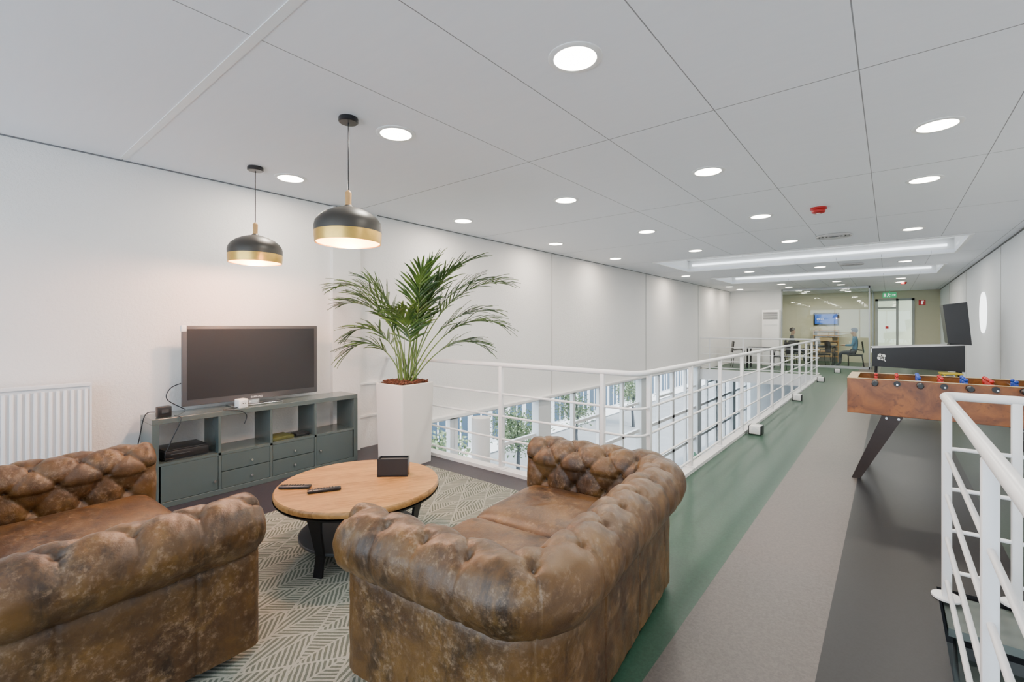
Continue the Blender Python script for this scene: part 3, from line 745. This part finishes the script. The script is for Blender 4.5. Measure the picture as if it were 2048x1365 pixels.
# ------------------------------------------------------------ pinball machine
r=thing('pinball_machine','black pinball machine with tilted backbox and white trim','pinball machine',(.38,11.5,0),0)
MB().prism([(-.64,.74),(-.64,1.08),(.64,1.16),(.64,.70)],-.28,.28).done('cabinet',M_black,r,0)
for yy in (-.285,.270):
    MB().prism([(-.66,1.083),(-.66,1.105),(.64,1.185),(.64,1.163)],yy,yy+.015).done('side_rail',M_rad,r,0)
MB().prism([(-.66,1.0),(-.66,1.10),(-.64,1.10),(-.64,1.0)],-.285,.285).done('lockdown_bar',M_rad,r,0)
MB().prism([(-.64,1.082),(.6,1.16),(.6,1.165),(-.64,1.087)],-.26,.26).done('playfield_glass',M_screen,r,0)
m=MB(); m.prism([(.42,1.20),(.72,1.17),(.66,1.92),(.35,1.88)],-.33,.33); m.done('backbox',M_black,r,0)
MB().prism([(.44,1.16),(.62,1.16),(.60,1.22),(.46,1.22)],-.2,.2).done('backbox_neck',M_dark,r,0)
for x,y in ((-.58,-.25),(-.58,.25),(.58,-.25),(.58,.25)):
    MB().sweep([(x,y,.74),(x*1.06,y*1.1,0)],.022,8).done('leg',M_blackm,r)
m=MB()
for a in range(4): m.cyl((-.5+.035*math.cos(a*pi/2+.6),-.281,.92+.035*math.sin(a*pi/2+.6)),(-.5+.035*math.cos(a*pi/2+.6),-.284,.92+.035*math.sin(a*pi/2+.6)),.034,seg=14)
m.box((-.46,-.282,.87),(.012,.004,.08),rot=(0,-.6,0)); m.done('clover_decal',M_white,r)
rr=thing('stool','tall yellow plastic stool beside the pinball machine','stool',(.80,10.75,0),.2)
MB().box((0,0,.70),(.26,.26,.03),bev=.012).done('seat',M_yel,rr)
for a,b in ((-1,-1),(1,-1),(-1,1),(1,1)): MB().sweep([(a*.10,b*.10,.69),(a*.14,b*.14,0)],.015,8).done('leg',M_yel,rr)

# floor sockets
r=None
for (x,y) in ((-1.44,7.15),(-1.44,10.9),(-1.44,15.0),(-1.3,18.2)):
    if r is None:
        r=thing('floor_socket','white floor socket box with black ends by the railing','floor socket',(x,y,0),0,'floor sockets'); 
        MB().box((0,0,.07),(.14,.18,.11),bev=.008).done('housing',M_white,r)
        for sx in (-1,1): MB().box((sx*.074,0,.065),(.018,.17,.12),bev=.005).done('end_cap',M_black,r)
        MB().cyl((0,-.09,.075),(0,-.094,.075),.035,seg=18).done('outlet',M_far,r)
    else: dup(r,(x,y,0))

# ------------------------------------------------------------ far end
r=thing('air_conditioner','tall white floor-standing air conditioner with top grille','air conditioner',(-3.5,20.0,0),0)
MB().box((0,0,1.06),(.58,.34,2.12),bev=.02).done('cabinet',M_white,r)
m=MB()
for i in range(7): m.box((0,-.175,1.78+i*.04),(.48,.012,.016))
m.done('air_grille',M_dark,r,0)
m=MB(); m.box((0,-.172,1.55),(.46,.006,.06)); m.box((0,-.172,.4),(.46,.006,.5)); m.done('control_panel',M_far,r,0)
r=thing('wall_screen','wall-mounted flat screen with glowing blue display','television',(-2.11,YB-.04,1.81),0)
MB().box((0,.0,0),(.90,.05,.52),bev=.008).done('casing',M_black,r); MB().box((0,-.026,0),(.80,.003,.42)).done('screen',M_bluescr,r,0)
text('lettering','09:23',.12,(-.20,-.029,0),(pi/2,0,0),M_signw,r)
r=thing('shelf_unit','pale wooden shelf unit stacked with boards','shelf',(-2.1,YB-.2,0),0)
m=MB()
for i in range(6): m.b2((-.42,-.15,.2+.22*i),(.42,.15,.23+.22*i))
m.b2((-.44,-.15,0),(-.42,.15,1.35)); m.b2((.42,-.15,0),(.44,.15,1.35)); m.done('frame',M_woodn,r,0)
for i in range(5): MB().box((random.uniform(-.1,.1),0,.296+.22*i),(.6,.24,.13)).done('board',M_cream2,r,0)
# signs
r=thing('exit_sign','green emergency exit sign with running figure and arrow','sign',(.0,23.4,2.72),0)
MB().box((0,0,0),(.42,.03,.20),bev=.005).cyl((0,0,.1),(0,0,.19),.01,seg=8).done('panel',M_green,r)
m=MB(); m.ball((-.02,-.018,.055),.018,(1,.3,1)); m.box((-.03,-.018,.01),(.03,.004,.07),rot=(0,.3,0)); m.box((-.055,-.018,-.045),(.016,.004,.06),rot=(0,.6,0)); m.box((0,-.018,-.045),(.016,.004,.06),rot=(0,-.5,0)); m.box((.01,-.018,.02),(.05,.004,.014),rot=(0,.4,0)); m.box((.12,-.018,0),(.09,.004,.02)); m.prism([(.15,.035),(.19,0),(.15,-.035)],-.02,-.016); m.box((-.14,-.018,0),(.06,.004,.12)); m.done('pictogram',M_signw,r,0)
r=thing('fire_extinguisher_sign','red sign with white fire extinguisher symbol','sign',(.98,YB-.01,2.42),0)
MB().box((0,0,0),(.2,.012,.2)).done('panel',M_redsign,r,0); MB().box((0,-.008,-.01),(.05,.004,.11)).box((.02,-.008,.06),(.07,.004,.015)).done('pictogram',M_signw,r,0)
r=thing('door_notice','small red and white notice on the glass door','sign',(-.08,YB-.0,1.45),0)
MB().box((0,0,0),(.14,.01,.14)).done('panel',M_signw,r,0); MB().box((0,-.007,.0),(.10,.004,.10)).done('red_symbol',M_redsign,r,0)

def chair(loc,rz,lab,mat=None):
    mat=mat or M_black
    r=thing('office_chair',lab,'chair',loc,rz,'dark chairs')
    MB().box((0,0,.45),(.46,.46,.05),bev=.02).done('seat',mat,r)
    MB().box((0,-.23,.74),(.44,.04,.42),rot=(-.12,0,0),bev=.02).done('backrest',mat,r)
    for a in (-1,1):
        MB().sweep([(a*.22,.2,0),(a*.22,.2,.42),(a*.22,-.2,.44),(a*.22,-.26,.0)],.012,8).done('leg',M_blackm,r)
        MB().sweep([(a*.24,-.22,.62),(a*.25,.12,.66),(a*.24,.16,.44)],.014,8).done('armrest',mat,r)
    return r
chair((-.98,21.2,0),pi/2,'dark office chair the seated person uses')
c0=chair((-2.0,20.9,0),pi/2+.5,'empty dark office chair beside the table')
dup(c0,(-2.8,21.1,0),-.4); chair((-3.15,22.3,0),-pi/2,'dark office chair at the far side of the table')
dup(c0,(-2.9,18.6,0),1.2); dup(c0,(-4.3,18.6,0),-1.2)
def dtable(loc,w,d,lab,mt):
    r=thing('meeting_table',lab,'table',loc,0)
    MB().box((0,0,.735),(w,d,.03),bev=.005).done('tabletop',mt,r)
    for a in (-1,1):
        for b in (-1,1): MB().cyl((a*(w/2-.08),b*(d/2-.08),0),(a*(w/2-.08),b*(d/2-.08),.72),.022,seg=10).done('leg',M_blackm,r)
dtable((-2.1,21.9,0),1.0,.9,'dark meeting table inside the glass room',M_dark); dtable((-3.6,18.6,0),.9,.7,'dark table behind the railing',M_dark)

def person(loc,rz,lab,shirt):
    V=[];E=[];Rr=[]
    def add(p,r_,par=None):
        V.append(p); Rr.append(r_); 
        if par is not None: E.append((par,len(V)-1))
        return len(V)-1
    pel=add((0,0,.56),.14); sp=add((0,-.01,.76),.125,pel); ch=add((0,0,.96),.145,sp); nb=add((0,.01,1.10),.065,ch); nk=add((0,.025,1.16),.052,nb)
    h1_=add((0,.05,1.22),.075,nk); h2_=add((0,.045,1.31),.088,h1_); h3_=add((0,.04,1.38),.06,h2_)
    add((0,.135,1.275),.012,h1_)
    for s_ in (-1,1):
        add((s_*.088,.04,1.285),.014,h2_)
        sh=add((s_*.17,0,1.04),.062,ch); el=add((s_*.23,.08,.80),.045,sh); wr=add((s_*.15,.32,.80),.028,el); hd=add((s_*.14,.38,.80),.030,wr)
        for f in range(4):
            o=(f-1.5)*.018; k1=add((s_*.14+o,.43,.80),.009,hd); add((s_*.14+o,.455+.006*(f in(1,2)),.785),.008,k1)
        t1=add((s_*.11,.385,.805),.010,hd); add((s_*.095,.41,.80),.009,t1)
        hp=add((s_*.10,.04,.53),.095,pel); kn=add((s_*.13,.44,.52),.065,hp); an=add((s_*.13,.46,.10),.042,kn); add((s_*.13,.60,.045),.038,an)
    me=D.meshes.new('p'); me.from_pydata(V,E,[]); o=D.objects.new('p',me); COL.objects.link(o)
    md=o.modifiers.new('s','SKIN'); sv=me.skin_vertices[0].data
    for i,v in enumerate(sv): v.radius=(Rr[i],Rr[i]*(.72 if i in (0,1,2) else 1)); v.use_root=(i==0)
    ss=o.modifiers.new('u','SUBSURF'); ss.levels=2; ss.render_levels=2
    dg=bpy.context.evaluated_depsgraph_get(); dg.update(); nm=D.meshes.new_from_object(o.evaluated_get(dg)); D.objects.remove(o)
    nm.materials.clear()
    for mt in (M_skin,shirt,M_jean,M_black): nm.materials.append(mt)
    for p in nm.polygons:
        c=p.center; p.use_smooth=True
        if c.z>1.13 or (c.y>.29 and c.z>.72): p.material_index=0
        elif c.z<.09: p.material_index=3
        elif c.z<.62: p.material_index=2
        else: p.material_index=1
    r=thing('person',lab,'person',loc,rz)
    b=D.objects.new('body',nm); COL.objects.link(b); b.parent=r
    m=MB(); m.ball((0,.022,1.355),.112,(.92,1.0,.85),20,14)
    for v in list(m.bm.verts):
        if v.co.y>.10 and v.co.z<1.36: v.co.y=.10
        if v.co.z<1.27: v.co.z=1.27
        v.co+=Vector((random.uniform(-.008,.008),)*3)
    m.done('hair',M_hair,r)
    for sx in (-1,1): MB().ball((sx*.03,.125,1.30),.008).done('eye',M_black,r)
    MB().box((0,.128,1.235),(.045,.012,.008),bev=.003).done('mouth',M_redsign,r)
person((-.98,21.2,.0),pi/2,'person with short dark hair in a blue shirt, seated',M_shirt)
person((-3.15,22.3,.0),-pi/2,'person with dark hair in dark clothes, seated',M_jean)

# ------------------------------------------------------------ lower level furniture
M_gch=P('green_chair_plastic',(.01,.12,.045),.4)
for (x,y,a) in ((-4.3,11.6,.4),(-3.6,12.0,1.4),(-4.0,13.4,-1),(-3.2,10.9,2),(-4.4,10.6,.2)):
    q=chair((x,y,-3),a,'green chair on the lower floor by the windows',M_gch); q['group']='green chairs'
for i,(x,y) in enumerate(((-3.4,8.6),(-3.2,14.6),(-3.4,17.4))):
    rr=thing('cafe_table','dark cafe table on the lower floor','table',(x,y,-3),0,'cafe tables'); MB().box((0,0,.74),(1.5,.75,.03),bev=.005).done('tabletop',M_dark,rr)
    for a in (-.65,.65): MB().box((a,0,.36),(.05,.6,.72)).done('leg',M_blackm,rr,0)
    for q,(cx,cy) in enumerate(((-.35,-.6),(.35,-.6),(-.35,.6),(.35,.6))):
        dup(c0,(x+cx,y+cy,-3),0 if cy<0 else pi,'dark chair at a table on the lower floor')

# ------------------------------------------------------------ exterior
MB().b2((-90,-40,-6.3),(XL-.5,80,-6.1)).done('ground',M_ext,smooth=0,label='pale paved street outside',category='ground',kind='structure')
def building(loc,w,d,h,nf,nw,mat,lab):
    r=thing('building',lab,'building',loc,0)
    MB().b2((-d,0,0),(0,w,h)).done('facade',mat,r,0)
    m=MB(); fh=h/nf; ww=w/nw
    for i in range(nf):
        for j in range(nw): m.b2((-.05,ww*j+ww*.15,fh*i+fh*.28),(.04,ww*j+ww*.85,fh*i+fh*.85))
    m.done('window_pane',M_bldw,r,0,kind='stuff')
    m=MB()
    for i in range(nf):
        for j in range(nw):
            m.b2((.03,ww*(j+.5)-.04,fh*i+fh*.28),(.08,ww*(j+.5)+.04,fh*i+fh*.85))
    m.done('window_mullion',M_white,r,0,kind='stuff')
    m=MB()
    for i in range(nf): m.b2((0,0,fh*i+.1),(.15,w,fh*i+fh*.2))
    m.done('ledge',M_white,r,0)
building((-15.5,-6,-6.1),18,10,14,5,12,M_bld,'pale stone office building with rows of windows')
building((-18.5,14,-6.1),50,10,18,6,30,P('facade_light',(.52,.54,.56),.7,var=.08),'light office block across the street')
def tree(loc,h,w,n=2000):
    r=thing('tree','leafy green street tree outside the windows','tree',loc,0,'street trees')
    MB().sweep([(0,0,0),(.1,.05,h*.3),(.0,.1,h*.6),(.1,0,h*.8)],.15,10,[.12,.09,.07,.03]).done('trunk',M_dark,r)
    m=MB(); cl=[(random.uniform(-.5,.5)*w,random.uniform(-.5,.5)*w,h*random.uniform(.5,.85),w*random.uniform(.35,.6)) for _ in range(9)]
    for i in range(n):
        cx,cy,cz,cr=cl[i%9]; ls=.09
        c=Vector((cx+random.gauss(0,.5)*cr,cy+random.gauss(0,.5)*cr,cz+random.gauss(0,.42)*cr)); d=Vector((random.gauss(0,1),random.gauss(0,1),random.gauss(0,1))).normalized(); e=d.orthogonal().normalized()
        m.bm.faces.new([m.bm.verts.new(c-d*ls),m.bm.verts.new(c+e*ls*.5),m.bm.verts.new(c+d*ls),m.bm.verts.new(c-e*ls*.5)])
    m.done('foliage',M_tree,r,0,recalc=False,kind='stuff'); return r
t0=tree((-13.2,11.5,-6.1),4.0,1.4)
for x,y in ((-13.5,17),(-14.5,24),(-15,33)): dup(t0,(x,y,-6.1),x)

# ------------------------------------------------------------ world, sun, camera
w=D.worlds.new('world'); SC.world=w; w.use_nodes=True; nt=w.node_tree; bg=nt.nodes['Background']
bg.inputs[0].default_value=(.74,.87,1,1); bg.inputs[1].default_value=6.0
sn=D.lights.new('sun','SUN'); sn.energy=7; sn.angle=.02; sn.color=(1,.96,.9); so_=D.objects.new('sun',sn); COL.objects.link(so_); so_.rotation_euler=(math.radians(10),math.radians(42),0)
cam=D.cameras.new('camera'); co=D.objects.new('camera',cam); COL.objects.link(co); co.location=(0,0,1.5); co.rotation_euler=(pi/2,0,math.radians(39.1))
cam.sensor_width=36; cam.lens=929/2048*36; cam.shift_y=-29.5/2048; cam.clip_start=.05; cam.clip_end=300
SC.camera=co
